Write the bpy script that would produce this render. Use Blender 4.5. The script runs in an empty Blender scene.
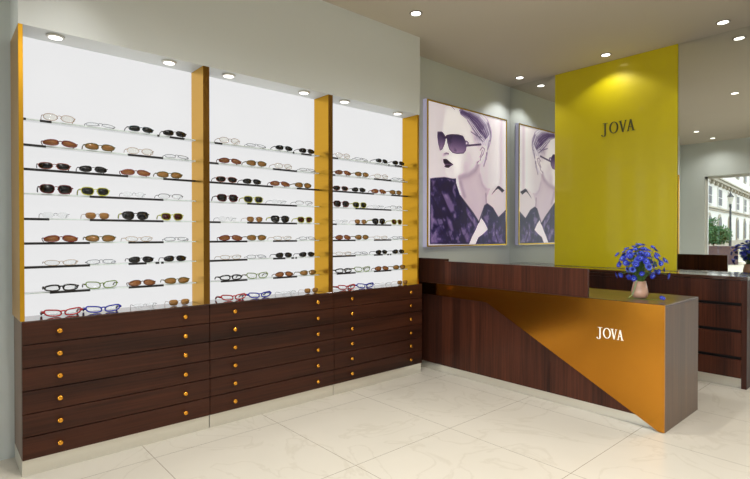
import bpy, bmesh, math, random
import numpy as np
from mathutils import Vector, Matrix
random.seed(7); rng = np.random.default_rng(5)
S = bpy.context.scene; COL = S.collection
PI = math.pi

# ------------------------------------------------------------------ helpers
def srgb(r, g, b):
    def f(c):
        c /= 255.0
        return c/12.92 if c <= .04045 else ((c+.055)/1.055)**2.4
    return (f(r), f(g), f(b), 1.0)

def nodes(m):
    m.use_nodes = True
    nt = m.node_tree; nt.nodes.clear()
    return nt, nt.nodes, nt.links

def mat(name, col, rough=.5, metal=0.0, coat=0.0, emit=None, es=0.0, noise=0.0, nscale=(8, 8, 8), spec=.5, bump=0.0):
    m = bpy.data.materials.new(name); nt, N, L = nodes(m)
    o = N.new('ShaderNodeOutputMaterial'); p = N.new('ShaderNodeBsdfPrincipled'); L.new(p.outputs[0], o.inputs[0])
    p.inputs['Base Color'].default_value = col; p.inputs['Roughness'].default_value = rough
    p.inputs['Metallic'].default_value = metal; p.inputs['Coat Weight'].default_value = coat
    p.inputs['Coat Roughness'].default_value = .06
    p.inputs['Specular IOR Level'].default_value = spec
    if emit: p.inputs['Emission Color'].default_value = emit; p.inputs['Emission Strength'].default_value = es
    g = N.new('ShaderNodeNewGeometry'); mp = N.new('ShaderNodeMapping'); mp.inputs['Scale'].default_value = nscale
    L.new(g.outputs['Position'], mp.inputs[0])
    n = N.new('ShaderNodeTexNoise'); n.inputs['Scale'].default_value = 1; n.inputs['Detail'].default_value = 4
    L.new(mp.outputs[0], n.inputs['Vector'])
    if noise:
        mx = N.new('ShaderNodeMix'); mx.data_type = 'RGBA'
        mx.inputs[6].default_value = tuple(c*(1-noise) for c in col[:3])+(1,)
        mx.inputs[7].default_value = tuple(min(1, c*(1+noise)) for c in col[:3])+(1,)
        L.new(n.outputs['Fac'], mx.inputs[0]); L.new(mx.outputs[2], p.inputs['Base Color'])
    if bump:
        b = N.new('ShaderNodeBump'); b.inputs['Strength'].default_value = bump; b.inputs['Distance'].default_value = .01
        L.new(n.outputs['Fac'], b.inputs['Height']); L.new(b.outputs[0], p.inputs['Normal'])
    return m

def wood(name, axis, dark, light, rough=.32, coat=.35, coat_rough=.08, spec=.22):
    """streaky veneer, grain along axis"""
    m = bpy.data.materials.new(name); nt, N, L = nodes(m)
    o = N.new('ShaderNodeOutputMaterial'); p = N.new('ShaderNodeBsdfPrincipled'); L.new(p.outputs[0], o.inputs[0])
    g = N.new('ShaderNodeNewGeometry'); mp = N.new('ShaderNodeMapping')
    sc = [70, 70, 70]; sc['xyz'.index(axis)] = 1.6; mp.inputs['Scale'].default_value = sc
    L.new(g.outputs['Position'], mp.inputs[0])
    n = N.new('ShaderNodeTexNoise'); n.inputs['Detail'].default_value = 6; n.inputs['Roughness'].default_value = .65
    n.inputs['Scale'].default_value = 1; n.inputs['Distortion'].default_value = .4
    L.new(mp.outputs[0], n.inputs['Vector'])
    mp2 = N.new('ShaderNodeMapping'); sc2 = [9, 9, 9]; sc2['xyz'.index(axis)] = .35; mp2.inputs['Scale'].default_value = sc2
    L.new(g.outputs['Position'], mp2.inputs[0])
    n2 = N.new('ShaderNodeTexNoise'); n2.inputs['Scale'].default_value = 1; n2.inputs['Detail'].default_value = 3
    L.new(mp2.outputs[0], n2.inputs['Vector'])
    ad = N.new('ShaderNodeMath'); ad.operation = 'ADD'; ad.use_clamp = False
    L.new(n.outputs['Fac'], ad.inputs[0]); L.new(n2.outputs['Fac'], ad.inputs[1])
    r = N.new('ShaderNodeValToRGB'); r.color_ramp.elements[0].position = .75; r.color_ramp.elements[1].position = 1.25
    hv = N.new('ShaderNodeMapRange'); hv.inputs['From Min'].default_value = .72; hv.inputs['From Max'].default_value = 1.28
    L.new(ad.outputs[0], hv.inputs[0]); L.new(hv.outputs[0], r.inputs[0])
    r.color_ramp.elements[0].position = 0; r.color_ramp.elements[1].position = 1
    r.color_ramp.elements[0].color = dark; r.color_ramp.elements[1].color = light
    L.new(r.outputs[0], p.inputs['Base Color'])
    p.inputs['Roughness'].default_value = rough; p.inputs['Coat Weight'].default_value = coat
    p.inputs['Coat Roughness'].default_value = coat_rough; p.inputs['Specular IOR Level'].default_value = spec
    return m

def clear(name, tint=(1, 1, 1, 1), fac=.08, rough=.02, ior=1.45):
    """thin clear sheet: transparent with a fresnel reflection and some tint"""
    m = bpy.data.materials.new(name); nt, N, L = nodes(m)
    o = N.new('ShaderNodeOutputMaterial'); t = N.new('ShaderNodeBsdfTransparent'); t.inputs[0].default_value = tint
    g = N.new('ShaderNodeBsdfGlossy'); g.inputs['Roughness'].default_value = rough
    f = N.new('ShaderNodeFresnel'); f.inputs['IOR'].default_value = ior
    a = N.new('ShaderNodeMath'); a.operation = 'MULTIPLY'; a.inputs[1].default_value = fac/.04; a.use_clamp = True
    L.new(f.outputs[0], a.inputs[0])
    mx = N.new('ShaderNodeMixShader'); L.new(a.outputs[0], mx.inputs[0]); L.new(t.outputs[0], mx.inputs[1]); L.new(g.outputs[0], mx.inputs[2])
    L.new(mx.outputs[0], o.inputs[0])
    return m

def link(name, bm, m, parent=None, smooth=False, mats=None):
    """bm holds WORLD coordinates (or local ones when the parent sits at the origin)"""
    me = bpy.data.meshes.new(name)
    off = Vector((0, 0, 0))
    p = parent
    while p is not None: off += p.location; p = p.parent
    own = Vector((0, 0, 0))
    if parent is None and len(bm.verts):
        xs = [v.co for v in bm.verts]
        own = Vector(((min(c.x for c in xs)+max(c.x for c in xs))/2, (min(c.y for c in xs)+max(c.y for c in xs))/2, min(c.z for c in xs)))
    for v in bm.verts: v.co -= off+own
    bmesh.ops.recalc_face_normals(bm, faces=bm.faces)
    bm.to_mesh(me); bm.free()
    for mm in (mats or [m]): me.materials.append(mm)
    if smooth:
        for q in me.polygons: q.use_smooth = True
    o = bpy.data.objects.new(name, me); o.location = own; o.parent = parent; COL.objects.link(o)
    return o

def thing(name, loc, label, cat, group=None):
    o = bpy.data.objects.new(name, None); o.location = loc; o.empty_display_size = .05; COL.objects.link(o)
    return tag(o, label, cat, group)

def tag(o, label, cat, group=None, kind=None):
    o['label'] = label; o['category'] = cat
    if group: o['group'] = group
    if kind: o['kind'] = kind
    return o

def struct(name, bm, m, parent=None):
    o = link(name, bm, m, parent)
    if parent is None: o['kind'] = 'structure'
    return o

def box(x0, x1, y0, y1, z0, z1, bm=None, bev=0, mi=0):
    b = bmesh.new()
    vs = bmesh.ops.create_cube(b, size=1)['verts']
    for v in vs:
        v.co = Vector((x0+(v.co.x+.5)*(x1-x0), y0+(v.co.y+.5)*(y1-y0), z0+(v.co.z+.5)*(z1-z0)))
    if bev: bmesh.ops.bevel(b, geom=list(b.edges), offset=bev, segments=2, affect='EDGES', profile=.5)
    for f in b.faces: f.material_index = mi
    if bm is None: return b
    merge(bm, b); return bm

def merge(dst, src):
    me = bpy.data.meshes.new('tmp'); src.to_mesh(me); src.free(); dst.from_mesh(me); bpy.data.meshes.remove(me)

def prism(pts, axis, a0, a1, bm=None, mi=0):
    """polygon in the two other axes, extruded along axis from a0 to a1"""
    b = bm or bmesh.new()
    def mk(p, a):
        if axis == 'x': return Vector((a, p[0], p[1]))
        if axis == 'y': return Vector((p[0], a, p[1]))
        return Vector((p[0], p[1], a))
    A = [b.verts.new(mk(p, a0)) for p in pts]; B = [b.verts.new(mk(p, a1)) for p in pts]
    n = len(pts)
    fs = [b.faces.new(A), b.faces.new(B[::-1])]
    for i in range(n): fs.append(b.faces.new([A[i], B[i], B[(i+1) % n], A[(i+1) % n]]))
    for f in fs: f.material_index = mi
    return b

def tube(pts, r, bm=None, seg=6, closed=False, flat=1.0):
    """tube along a polyline, r number or list; flat squashes the section along z"""
    b = bm or bmesh.new(); P = [Vector(p) for p in pts]; n = len(P); rings = []
    for i, p in enumerate(P):
        if closed: t = P[(i+1) % n]-P[i-1]
        else: t = P[min(i+1, n-1)]-P[max(i-1, 0)]
        t.normalize()
        up = Vector((0, 0, 1)) if abs(t.z) < .95 else Vector((1, 0, 0))
        s = t.cross(up).normalized(); u = s.cross(t).normalized()
        rr = r[i] if isinstance(r, (list, tuple)) else r
        rings.append([b.verts.new(p+s*math.cos(2*PI*k/seg)*rr*flat+u*math.sin(2*PI*k/seg)*rr) for k in range(seg)])
    m = n if closed else n-1
    for i in range(m):
        A, B = rings[i], rings[(i+1) % n]
        for k in range(seg): b.faces.new([A[k], A[(k+1) % seg], B[(k+1) % seg], B[k]])
    if not closed:
        b.faces.new(rings[0][::-1]); b.faces.new(rings[-1])
    return b

def lathe(prof, cx, cy, z0=0, seg=24, bm=None):
    b = bm or bmesh.new(); rings = []
    for r, z in prof:
        rings.append([b.verts.new((cx+r*math.cos(2*PI*k/seg), cy+r*math.sin(2*PI*k/seg), z0+z)) for k in range(seg)])
    for A, B in zip(rings, rings[1:]):
        for k in range(seg): b.faces.new([A[k], A[(k+1) % seg], B[(k+1) % seg], B[k]])
    b.faces.new(rings[0][::-1]); b.faces.new(rings[-1])
    return b

def copy_tree(o, parent=None):
    c = o.copy(); COL.objects.link(c); c.parent = parent
    for ch in o.children: copy_tree(ch, c)
    return c

# ------------------------------------------------------------------ materials
M = {}
M['wall'] = mat('wall_paint', srgb(214, 220, 218), .6, noise=.02, nscale=(3, 3, 3))
M['ceiling'] = mat('ceiling_paint', srgb(206, 197, 182), .8, noise=.02, nscale=(2, 2, 2))
M['soffit'] = mat('soffit_paint', srgb(230, 234, 234), .5)
M['drawer'] = wood('walnut_horizontal', 'y', srgb(34, 15, 8), srgb(72, 37, 22), .45, .04)
M['walnut'] = wood('walnut_vertical', 'z', srgb(36, 15, 8), srgb(84, 43, 27), .42, .05)
M['walnut_dark'] = wood('walnut_dark', 'z', srgb(30, 13, 8), srgb(66, 33, 21), .45, .05)
M['walnut_end'] = wood('walnut_end', 'z', srgb(72, 48, 31), srgb(106, 76, 52), .35, .15, spec=.4)  # lighter copy of the walnut: light on the end faces put into colour
M['walnut_top'] = wood('walnut_top', 'x', srgb(44, 24, 16), srgb(84, 54, 40), .18, .8, .05, .5)
M['gap'] = mat('gap_black', srgb(12, 7, 5), .8)  # black body colour stands in for shade between the drawers
M['gold'] = mat('gold_metal', srgb(218, 164, 46), .28, 1.0, noise=.03, nscale=(2, 2, 30))
M['gold_face'] = mat('gold_satin', srgb(192, 128, 44), .17, 1.0, noise=.02)
M['bronze'] = mat('bronze_edge', srgb(126, 88, 30), .3, .85, noise=.03)  # darker gold: a dark reflection put into the edge colour
M['desk_top'] = wood('walnut_desk_top', 'x', srgb(44, 22, 13), srgb(84, 50, 34), .35, .45, .22, .4)
M['brass'] = mat('brass_knob', srgb(235, 165, 60), .2, 1.0, noise=.02)
M['steel'] = mat('brushed_steel', srgb(226, 222, 210), .3, .75, noise=.03, nscale=(3, 3, 80))
M['lit'] = mat('lit_panel', srgb(60, 60, 60), .6, emit=(1, 1, 1.004, 1), es=.745, spec=.1)
M['lamp'] = mat('lamp_disc', srgb(240, 240, 240), .5, emit=(1, .97, .92, 1), es=3.0)
M['lampring'] = mat('lamp_ring', srgb(210, 208, 200), .35, .3)
M['lampring_dark'] = mat('lamp_ring_grey', srgb(120, 112, 100), .4, .3)
M['mirror'] = mat('mirror_glass', srgb(236, 238, 234), .0, 1.0)
M['yellow'] = mat('yellow_glass', srgb(212, 194, 3), .4, 0, .38, noise=.01, spec=.5)
M['glass'] = clear('shelf_glass', (.97, .985, .98, 1), .05)
M['glass_edge'] = mat('glass_edge', srgb(222, 236, 232), .2, noise=.15, nscale=(200, 90, 200))
M['strip'] = mat('dark_strip', srgb(24, 20, 22), .4)  # near-black colour for dark reflections in the shelf edges
M['pane'] = clear('window_glass', (.97, .98, .98, 1), .04)
M['white_frame'] = mat('white_frame', srgb(225, 225, 220), .4)
M['black_letters'] = mat('black_letters', srgb(84, 84, 50), .4)
M['white_letters'] = mat('white_letters', srgb(250, 245, 230), .4, emit=(1, .95, .85, 1), es=.12)

def floor_mat():
    m = bpy.data.materials.new('marble_tile'); nt, N, L = nodes(m)
    o = N.new('ShaderNodeOutputMaterial'); p = N.new('ShaderNodeBsdfPrincipled'); L.new(p.outputs[0], o.inputs[0])
    g = N.new('ShaderNodeNewGeometry'); sp = N.new('ShaderNodeSeparateXYZ'); L.new(g.outputs['Position'], sp.inputs[0])
    def math_(op, a, b=None, clamp=False):
        n = N.new('ShaderNodeMath'); n.operation = op; n.use_clamp = clamp
        for i, q in enumerate((a, b)):
            if q is None: continue
            if isinstance(q, (int, float)): n.inputs[i].default_value = q
            else: L.new(q, n.inputs[i])
        return n.outputs[0]
    def line(c, off, size, w):
        q = math_('DIVIDE', math_('SUBTRACT', c, off), size)
        fr = math_('ABSOLUTE', math_('SUBTRACT', math_('FRACT', math_('ADD', q, .5)), .5))
        return math_('LESS_THAN', math_('MULTIPLY', fr, size), w)
    gl = math_('MAXIMUM', line(sp.outputs[0], -1.425, .915, .0016), line(sp.outputs[1], 2.80, .88, .0016))
    n = N.new('ShaderNodeTexNoise'); n.inputs['Scale'].default_value = 1.3; n.inputs['Detail'].default_value = 8; n.inputs['Distortion'].default_value = 1.6
    L.new(g.outputs['Position'], n.inputs['Vector'])
    v = math_('ABSOLUTE', math_('SUBTRACT', n.outputs['Fac'], .5))
    vein = N.new('ShaderNodeMapRange'); vein.inputs['From Min'].default_value = 0; vein.inputs['From Max'].default_value = .018
    vein.inputs['To Min'].default_value = .22; vein.inputs['To Max'].default_value = 0; L.new(v, vein.inputs[0])
    n2 = N.new('ShaderNodeTexNoise'); n2.inputs['Scale'].default_value = 2.2; n2.inputs['Detail'].default_value = 5; L.new(g.outputs['Position'], n2.inputs['Vector'])
    c0 = N.new('ShaderNodeMix'); c0.data_type = 'RGBA'; c0.inputs[6].default_value = srgb(206, 198, 182); c0.inputs[7].default_value = srgb(217, 209, 194); L.new(n2.outputs['Fac'], c0.inputs[0])
    c1 = N.new('ShaderNodeMix'); c1.data_type = 'RGBA'; c1.inputs[7].default_value = srgb(176, 164, 142); L.new(c0.outputs[2], c1.inputs[6]); L.new(vein.outputs[0], c1.inputs[0])
    c2 = N.new('ShaderNodeMix'); c2.data_type = 'RGBA'; c2.inputs[7].default_value = srgb(128, 116, 100); L.new(c1.outputs[2], c2.inputs[6]); L.new(gl, c2.inputs[0])
    L.new(c2.outputs[2], p.inputs['Base Color']); p.inputs['Roughness'].default_value = .22; p.inputs['Specular IOR Level'].default_value = .4
    return m
M['floor'] = floor_mat()

# ------------------------------------------------------------------ room constants
XL, XR, YF, YB, ZC = -3.85, 3.2, -.83, 5.834, 3.385
FX = -3.486                                    # cabinet front plane
# the setting
struct('floor', box(XL-.1, XR+.1, YF-.1, YB+.1, -.1, 0), M['floor'])
struct('ceiling', box(XL-.1, XR+.1, YF-.1, YB+.1, ZC, ZC+.1), M['ceiling'])
struct('wall_left', box(XL-.1, XL, YF-.1, YB+.1, 0, ZC), M['wall'])
struct('wall_back', box(XL, XR, YB+.012, YB+.1, 0, ZC), M['wall'])
struct('wall_right', box(XR, XR+.1, YF-.1, YB+.1, 0, ZC), M['wall'])
WX0, WX1, WZ = -3.376, 2.9, 2.65
b = box(XL, WX0, YF-.15, YF, 0, ZC); box(WX1, XR, YF-.15, YF, 0, ZC, b); box(WX0, WX1, YF-.15, YF, WZ, ZC, b)
struct('wall_front', b, M['wall'])
b = bmesh.new()
for x in (WX0, -1.2, .9, WX1-.05): box(x, x+.05, YF-.12, YF-.06, 0, WZ, b)
box(WX0, WX1, YF-.12, YF-.06, WZ-.05, WZ, b); box(WX0, WX1, YF-.12, YF-.06, 0, .04, b)
win = struct('window_1', b, M['white_frame'])
b = bmesh.new()
for x in (WX0+.05, -1.15, .95):
    x1 = {WX0+.05: -1.2, -1.15: .9, .95: WX1-.05}[x]
    box(x, x1, YF-.095, YF-.087, .04, WZ-.05, b)
struct('window_pane', b, M['pane'], win)
# boxed-out bulkhead above the display cabinets
struct('wall_bulkhead', box(XL, FX, .38, 3.698, 2.603, ZC), M['soffit'])

# ------------------------------------------------------------------ mirrors and yellow panel
o = link('wall_mirror', box(XL+.004, -3.192, YB, YB+.010, 1.02, ZC-.002), M['mirror'])
tag(o, 'narrow floor-to-ceiling wall mirror left of the yellow panel, reflecting the poster', 'mirror', 'wall mirrors behind the counter')
o = link('wall_mirror', box(-1.815, 2.9, YB, YB+.010, 1.02, ZC-.002), M['mirror'])
tag(o, 'wide wall mirror right of the yellow panel, reflecting the shopfront window', 'mirror', 'wall mirrors behind the counter')
yp = thing('sign_panel', (-2.503, YB-.006, 1.02), 'tall glossy yellow wall panel with dark JOVA lettering behind the counter', 'sign')
link('panel', box(-3.188, -1.819, YB-.012, YB+.010, 1.02, ZC-.002, bev=.002), M['yellow'], yp)

def serif_letters(x, zb, hgt, wid, y, name, m, parent, depth=.006, heavy=1.0):
    """JOVA in roman capitals with serifs, drawn in (x, z) on a plane facing -y"""
    u = wid; h = hgt; t = .135*h*heavy; th = .055*h*heavy; sf = .035*h
    bm = bmesh.new()
    def poly(pts): prism([(x+a*u, zb+c) for a, c in pts], 'y', y-depth, y, bm)
    def q(a0, c0, a1, c1, w0, w1=None):     # slanted stroke, widths along x in metres
        w1 = w0 if w1 is None else w1
        poly([(a0-w0/2/u, c0), (a0+w0/2/u, c0), (a1+w1/2/u, c1), (a1-w1/2/u, c1)])
    def serif(a, c, w): poly([(a-w/2/u, c-sf/2), (a+w/2/u, c-sf/2), (a+w/2/u, c+sf/2), (a-w/2/u, c+sf/2)])
    # J  (hangs slightly below the baseline)
    q(.16, 0, .16, h, t); serif(.16, h-sf/2, .44*h)
    hook = []
    cx, cz, R1 = .16*u+t/2-.19*h, -.0*h, .19*h
    for k in range(9):
        a = -k/8*PI*.85
        hook.append((cx+R1*math.cos(a), cz+.2*h*math.sin(a)))
    inner = []
    for k in range(9):
        a = -k/8*PI*.85; r2 = R1-t*(1-k/8*.55)
        inner.append((cx+r2*math.cos(a), cz+(.2*h-t*.5*(1-k/10))*math.sin(a)))
    for k in range(8):
        prism([(x+hook[k][0], zb+hook[k][1]), (x+hook[k+1][0], zb+hook[k+1][1]), (x+inner[k+1][0], zb+inner[k+1][1]), (x+inner[k][0], zb+inner[k][1])], 'y', y-depth, y, bm)
    b2 = lathe([(0.0001, 0), (.05*h, 0), (.05*h, .001), (.0001, .001)], 0, 0)
    b2.free()
    ex = hook[-1]
    prism([(x+ex[0]+.055*h*math.cos(k*PI/4), zb+ex[1]+.055*h*math.sin(k*PI/4)+.03*h) for k in range(8)], 'y', y-depth, y, bm)
    # O
    cx = .42*u; ro = min(.40*h, .145*u); n = 28
    for k in range(n):
        a, c = 2*PI*k/n, 2*PI*(k+1)/n
        def P(ang, o): return (x+cx+(ro if o else ro-t*1.05)*math.cos(ang), zb+h/2+(h*.52 if o else h*.52-th)*math.sin(ang))
        prism([P(a, 1), P(c, 1), P(c, 0), P(a, 0)], 'y', y-depth, y, bm)
    # V
    q(.61, h, .69, 0, t, t); q(.765, h, .69, 0, th*1.3, th*1.3)
    serif(.61, h-sf/2, .28*h); serif(.765, h-sf/2, .18*h)
    # A
    q(.83, 0, .905, h, th*1.3, th*1.3); q(.985, 0, .905, h, t, t); q(.905, .33*h, .905, .33*h+sf*1.3, .26*h)
    serif(.83, sf/2, .18*h); serif(.985, sf/2, .28*h)
    return link(name, bm, m, parent)
serif_letters(-2.625, 2.553, .128, .375, YB-.013, 'lettering', M['black_letters'], yp)

# ------------------------------------------------------------------ display cabinets
GOLDT = .0233; BX = -3.70
SHZ = [2.096, 1.943, 1.798, 1.650, 1.500, 1.353, 1.209, 1.050]
DARK_REFLECTIONS = [[(.402, .43), (.50, .56), (1.185, 1.20), (1.27, 1.375)],
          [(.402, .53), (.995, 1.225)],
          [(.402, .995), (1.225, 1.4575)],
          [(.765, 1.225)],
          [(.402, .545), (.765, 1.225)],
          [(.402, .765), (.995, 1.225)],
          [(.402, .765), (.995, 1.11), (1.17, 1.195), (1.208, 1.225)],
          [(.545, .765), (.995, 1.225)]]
UN = ['left', 'middle', 'right']
for k in range(3):
    y0 = .385+1.1163*k; y1 = y0+1.1163
    g0 = .379+1.102*k; g1 = g0+1.102
    where = ['at the window end', 'between its two twins', 'next to the reception desk'][k]
    cab = thing('display_cabinet', (-3.67, (y0+y1)/2, 0), '%s of three eyewear display cabinets, backlit shelves above walnut drawers, %s' % (UN[k].capitalize() if k != 1 else 'Middle', where), 'cabinet', 'eyewear display cabinets along the left wall')
    ya = y0+.002+(.018 if k == 0 else 0)
    link('body', box(XL+.002, FX-.026, ya, y1-.001, .092, .893), M['gap'], cab)
    if k == 0: link('end_panel', box(XL+.002, FX-.0215, y0+.002, ya-.0003, .092, .893), M['walnut_end'], cab)
    link('countertop', box(XL+.002, FX, y0+.001, y1-.001, .8935, .9, bev=.001), M['walnut_top'], cab)
    link('kickplate', box(XL+.002, FX-.014, y0+(.001 if k == 0 else .003), y1-.003, 0, .0915), M['steel'], cab)
    for i in range(6):
        zt = .8925-i*.1336
        d = link('drawer', box(FX-.021, FX, y0+.0025, y1-.0025, zt-.1282, zt, bev=.0012), M['drawer'], cab)
        for yk in (y0+.186, y1-.183):
            kb = lathe([(.006, 0), (.006, .008), (.011, .012), (.0155, .018), (.016, .024), (.012, .030), (.004, .032)], 0, 0, seg=14)
            for v in kb.verts: v.co = Vector((FX+v.co.z, yk+v.co.x, zt-.063+v.co.y))
            link('knob', kb, M['brass'], d, smooth=True)
    zt = 2.6025
    for (a, c) in ((g0, g0+GOLDT-.0005), (g1-GOLDT+.0005, g1)):
        inner_seam = not ((k == 0 and a == g0) or (k == 2 and c == g1))
        sp_ = link('side_panel', box(XL+.002, FX-(.003 if inner_seam else 0), a, c, .9003, zt, bev=.001), M['gold'], cab)
        if inner_seam: link('edge_trim', box(FX-.0028, FX, a, c, .9003, zt, bev=.0008), M['bronze'], sp_)  # added sliver carrying the painted dark reflection on the panel front
    link('back_panel', box(BX-.02, BX, g0+GOLDT, g1-GOLDT, .9003, zt), M['lit'], cab)
    for r, z in enumerate(SHZ):
        b = box(BX+.0005, -3.624, g0+GOLDT+.0005, g1-GOLDT-.0005, z-.008, z-.001)
        sh = link('glass_shelf', b, M['glass'], cab)
        link('front_edge', box(-3.624, -3.622, g0+GOLDT+.0005, g1-GOLDT-.0005, z-.008, z-.001), M['glass_edge'], sh)
        for (a, c) in DARK_REFLECTIONS[r]:
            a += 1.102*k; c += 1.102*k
            link('edge_strip', box(-3.6220, -3.6195, max(a, g0+GOLDT+.001), min(c, g1-GOLDT-.001), z-.0140, z+.0005), M['strip'], sh)  # thin dark piece standing in for a reflection in the glass edge

# ------------------------------------------------------------------ downlights
def downlight(x, y, z, label, cat, group, r=.05, drop=.006, power=0, ring='lampring', cone=2.75, size=.06, blend=1.0, es=None):
    t = thing('downlight', (x, y, z), label, cat, group)
    link('trim_ring', lathe([(r, 0), (r+.012, -.001), (r+.012, -drop*.6), (r+.004, -drop), (r, -drop)], x, y, z-.0005, 28), M[ring], t, smooth=False)
    link('lamp', lathe([(r-.002, -.0012), (r-.002, -drop-.0012), (r*.6, -drop-.002)], x, y, z-.0005, 28), M['lamp'], t)
    if power:
        l = bpy.data.lights.new('downlight_beam', 'SPOT'); l.energy = power; l.spot_size = cone; l.spot_blend = .55; l.shadow_soft_size = size; l.spot_blend = blend
        l.color = (1, .985, .955)
        lo = bpy.data.objects.new('beam', l); COL.objects.link(lo); lo.parent = t; lo.location = (0, 0, -.035)
    return t
CG = 'recessed ceiling downlights'
for (x, y, lab, pw, cn) in [(-3.128, 3.266, 'round ceiling downlight beside the bulkhead above the right display cabinet', 22, .95),
                        (-3.535, 5.581, 'round ceiling downlight in the corner above the portrait poster', 13.5, 1.95),
                        (-2.458, 5.584, 'round ceiling downlight directly above the yellow panel', 9.5, 2.25),
                        (-1.357, 5.549, 'round ceiling downlight above the mirror right of the yellow panel', 12, 1.9),
                        (-1.92, 3.22, 'round ceiling downlight seen only in the mirror, over the shop floor', 95, 2.7),
                        (-3.125, .62, 'round ceiling downlight seen only in the mirror, near the left cabinet', 30, 1.3),
                        (-3.11, -.376, 'round ceiling downlight seen only in the mirror, nearest the shopfront', 24, 2.6)]:
    downlight(x, y, ZC, lab, 'light', CG, .046, .005, pw, 'lampring_dark', cone=cn, blend=.3 if pw < 14 else .95)
BL = ['left end of the bulkhead above the left cabinet', 'right end of the bulkhead above the left cabinet',
      'left end of the bulkhead above the middle cabinet', 'right end of the bulkhead above the middle cabinet',
      'left end of the bulkhead above the right cabinet', 'right end of the bulkhead above the right cabinet']
for (y, lab) in zip((.573, 1.248, 1.687, 2.36, 2.793, 3.459), BL):
    downlight(-3.562, y, 2.603, 'small white downlight at the '+lab, 'light', 'small downlights under the bulkhead', .038, .012, 2.2, 'lampring', cone=1.9)

# ------------------------------------------------------------------ reception desk
desk = thing('reception_desk', (-2.35, 4.2, 0), 'long walnut reception desk with slanted gold front panel and white JOVA lettering', 'desk')
DX0, DX1, DY0, DY1, DZ = -3.344, -1.274, 3.86, 4.58, .904
link('front_panel', box(XL+.004, DX0-.003, DY0+.016, DY0+.034, .076, .885), M['walnut_dark'], desk)
link('front_panel', box(DX0, DX1-.031, DY0+.012, DY0+.032, .076, .885), M['walnut'], desk)
link('end_panel', box(DX1-.030, DX1, DY0+.0005, DY1, 0.001, .885), M['walnut_end'], desk)
link('desk_top', box(XL+.004, DX1, DY0+.0005, DY1, .886, DZ, bev=.001), M['desk_top'], desk)
link('kickplate', box(XL+.004, DX1-.032, DY0+.036, DY0+.05, 0, .12), M['steel'], desk)
gp = [(XL+.004, .902), (XL+.004, .790), (-2.784, .775), (-1.31, .004), (-1.274, .004), (-1.274, .902)]
link('gold_front_panel', prism(gp, 'y', DY0-.016, DY0), M['gold_face'], desk)
link('ledge', box(-3.30, -1.834, DY0, DY0+.028, DZ+.0005, 1.131, bev=.001), M['walnut'], desk)
link('ledge_end_block', box(XL+.004, -3.3005, DY0, DY0+.07, DZ+.0005, 1.153, bev=.001), M['walnut_dark'], desk)
serif_letters(-1.757, .612, .076, .20, DY0-.0165, 'lettering', M['white_letters'], desk, .005, .8)

# ------------------------------------------------------------------ back counter
bc = thing('back_counter', (-2.4, 5.66, 0), 'long walnut back counter with drawers beneath the mirror and yellow panel', 'counter')
CX1 = -1.144; CY = 5.488; CT = 1.017
link('countertop', box(XL+.003, CX1+.004, CY-.006, YB-.014, .985, CT, bev=.001), M['walnut_top'], bc)
link('body', box(XL+.003, CX1-.042, CY+.035, YB-.02, .095, .984), M['gap'], bc)
link('end_panel', box(CX1-.041, CX1, CY, YB-.02, 0.001, .984), M['walnut_dark'], bc)
link('kickplate', box(XL+.003, CX1-.043, CY+.045, CY+.06, 0, .0845), M['steel'], bc)
zs = [.981, .775, .53, .285, .088]
for i in range(4):
    lo_ = zs[i+1]; hi = zs[i]
    link('drawer', box(-1.70, CX1-.043, CY, CY+.0195, lo_+.004, hi-(.026 if i else .0)), M['walnut'], bc)
link('door', box(-2.9, -1.775, CY+.006, CY+.0195, .10, .945), M['walnut_dark'], bc)
link('front_frame', box(-1.774, -1.702, CY, CY+.0195, .09, .981), M['walnut_dark'], bc)
link('top_rail', box(-2.9, -1.775, CY, CY+.0195, .947, .981), M['walnut_dark'], bc)
link('door', box(XL+.003, -2.902, CY+.006, CY+.0195, .10, .981), M['walnut_dark'], bc)

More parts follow.
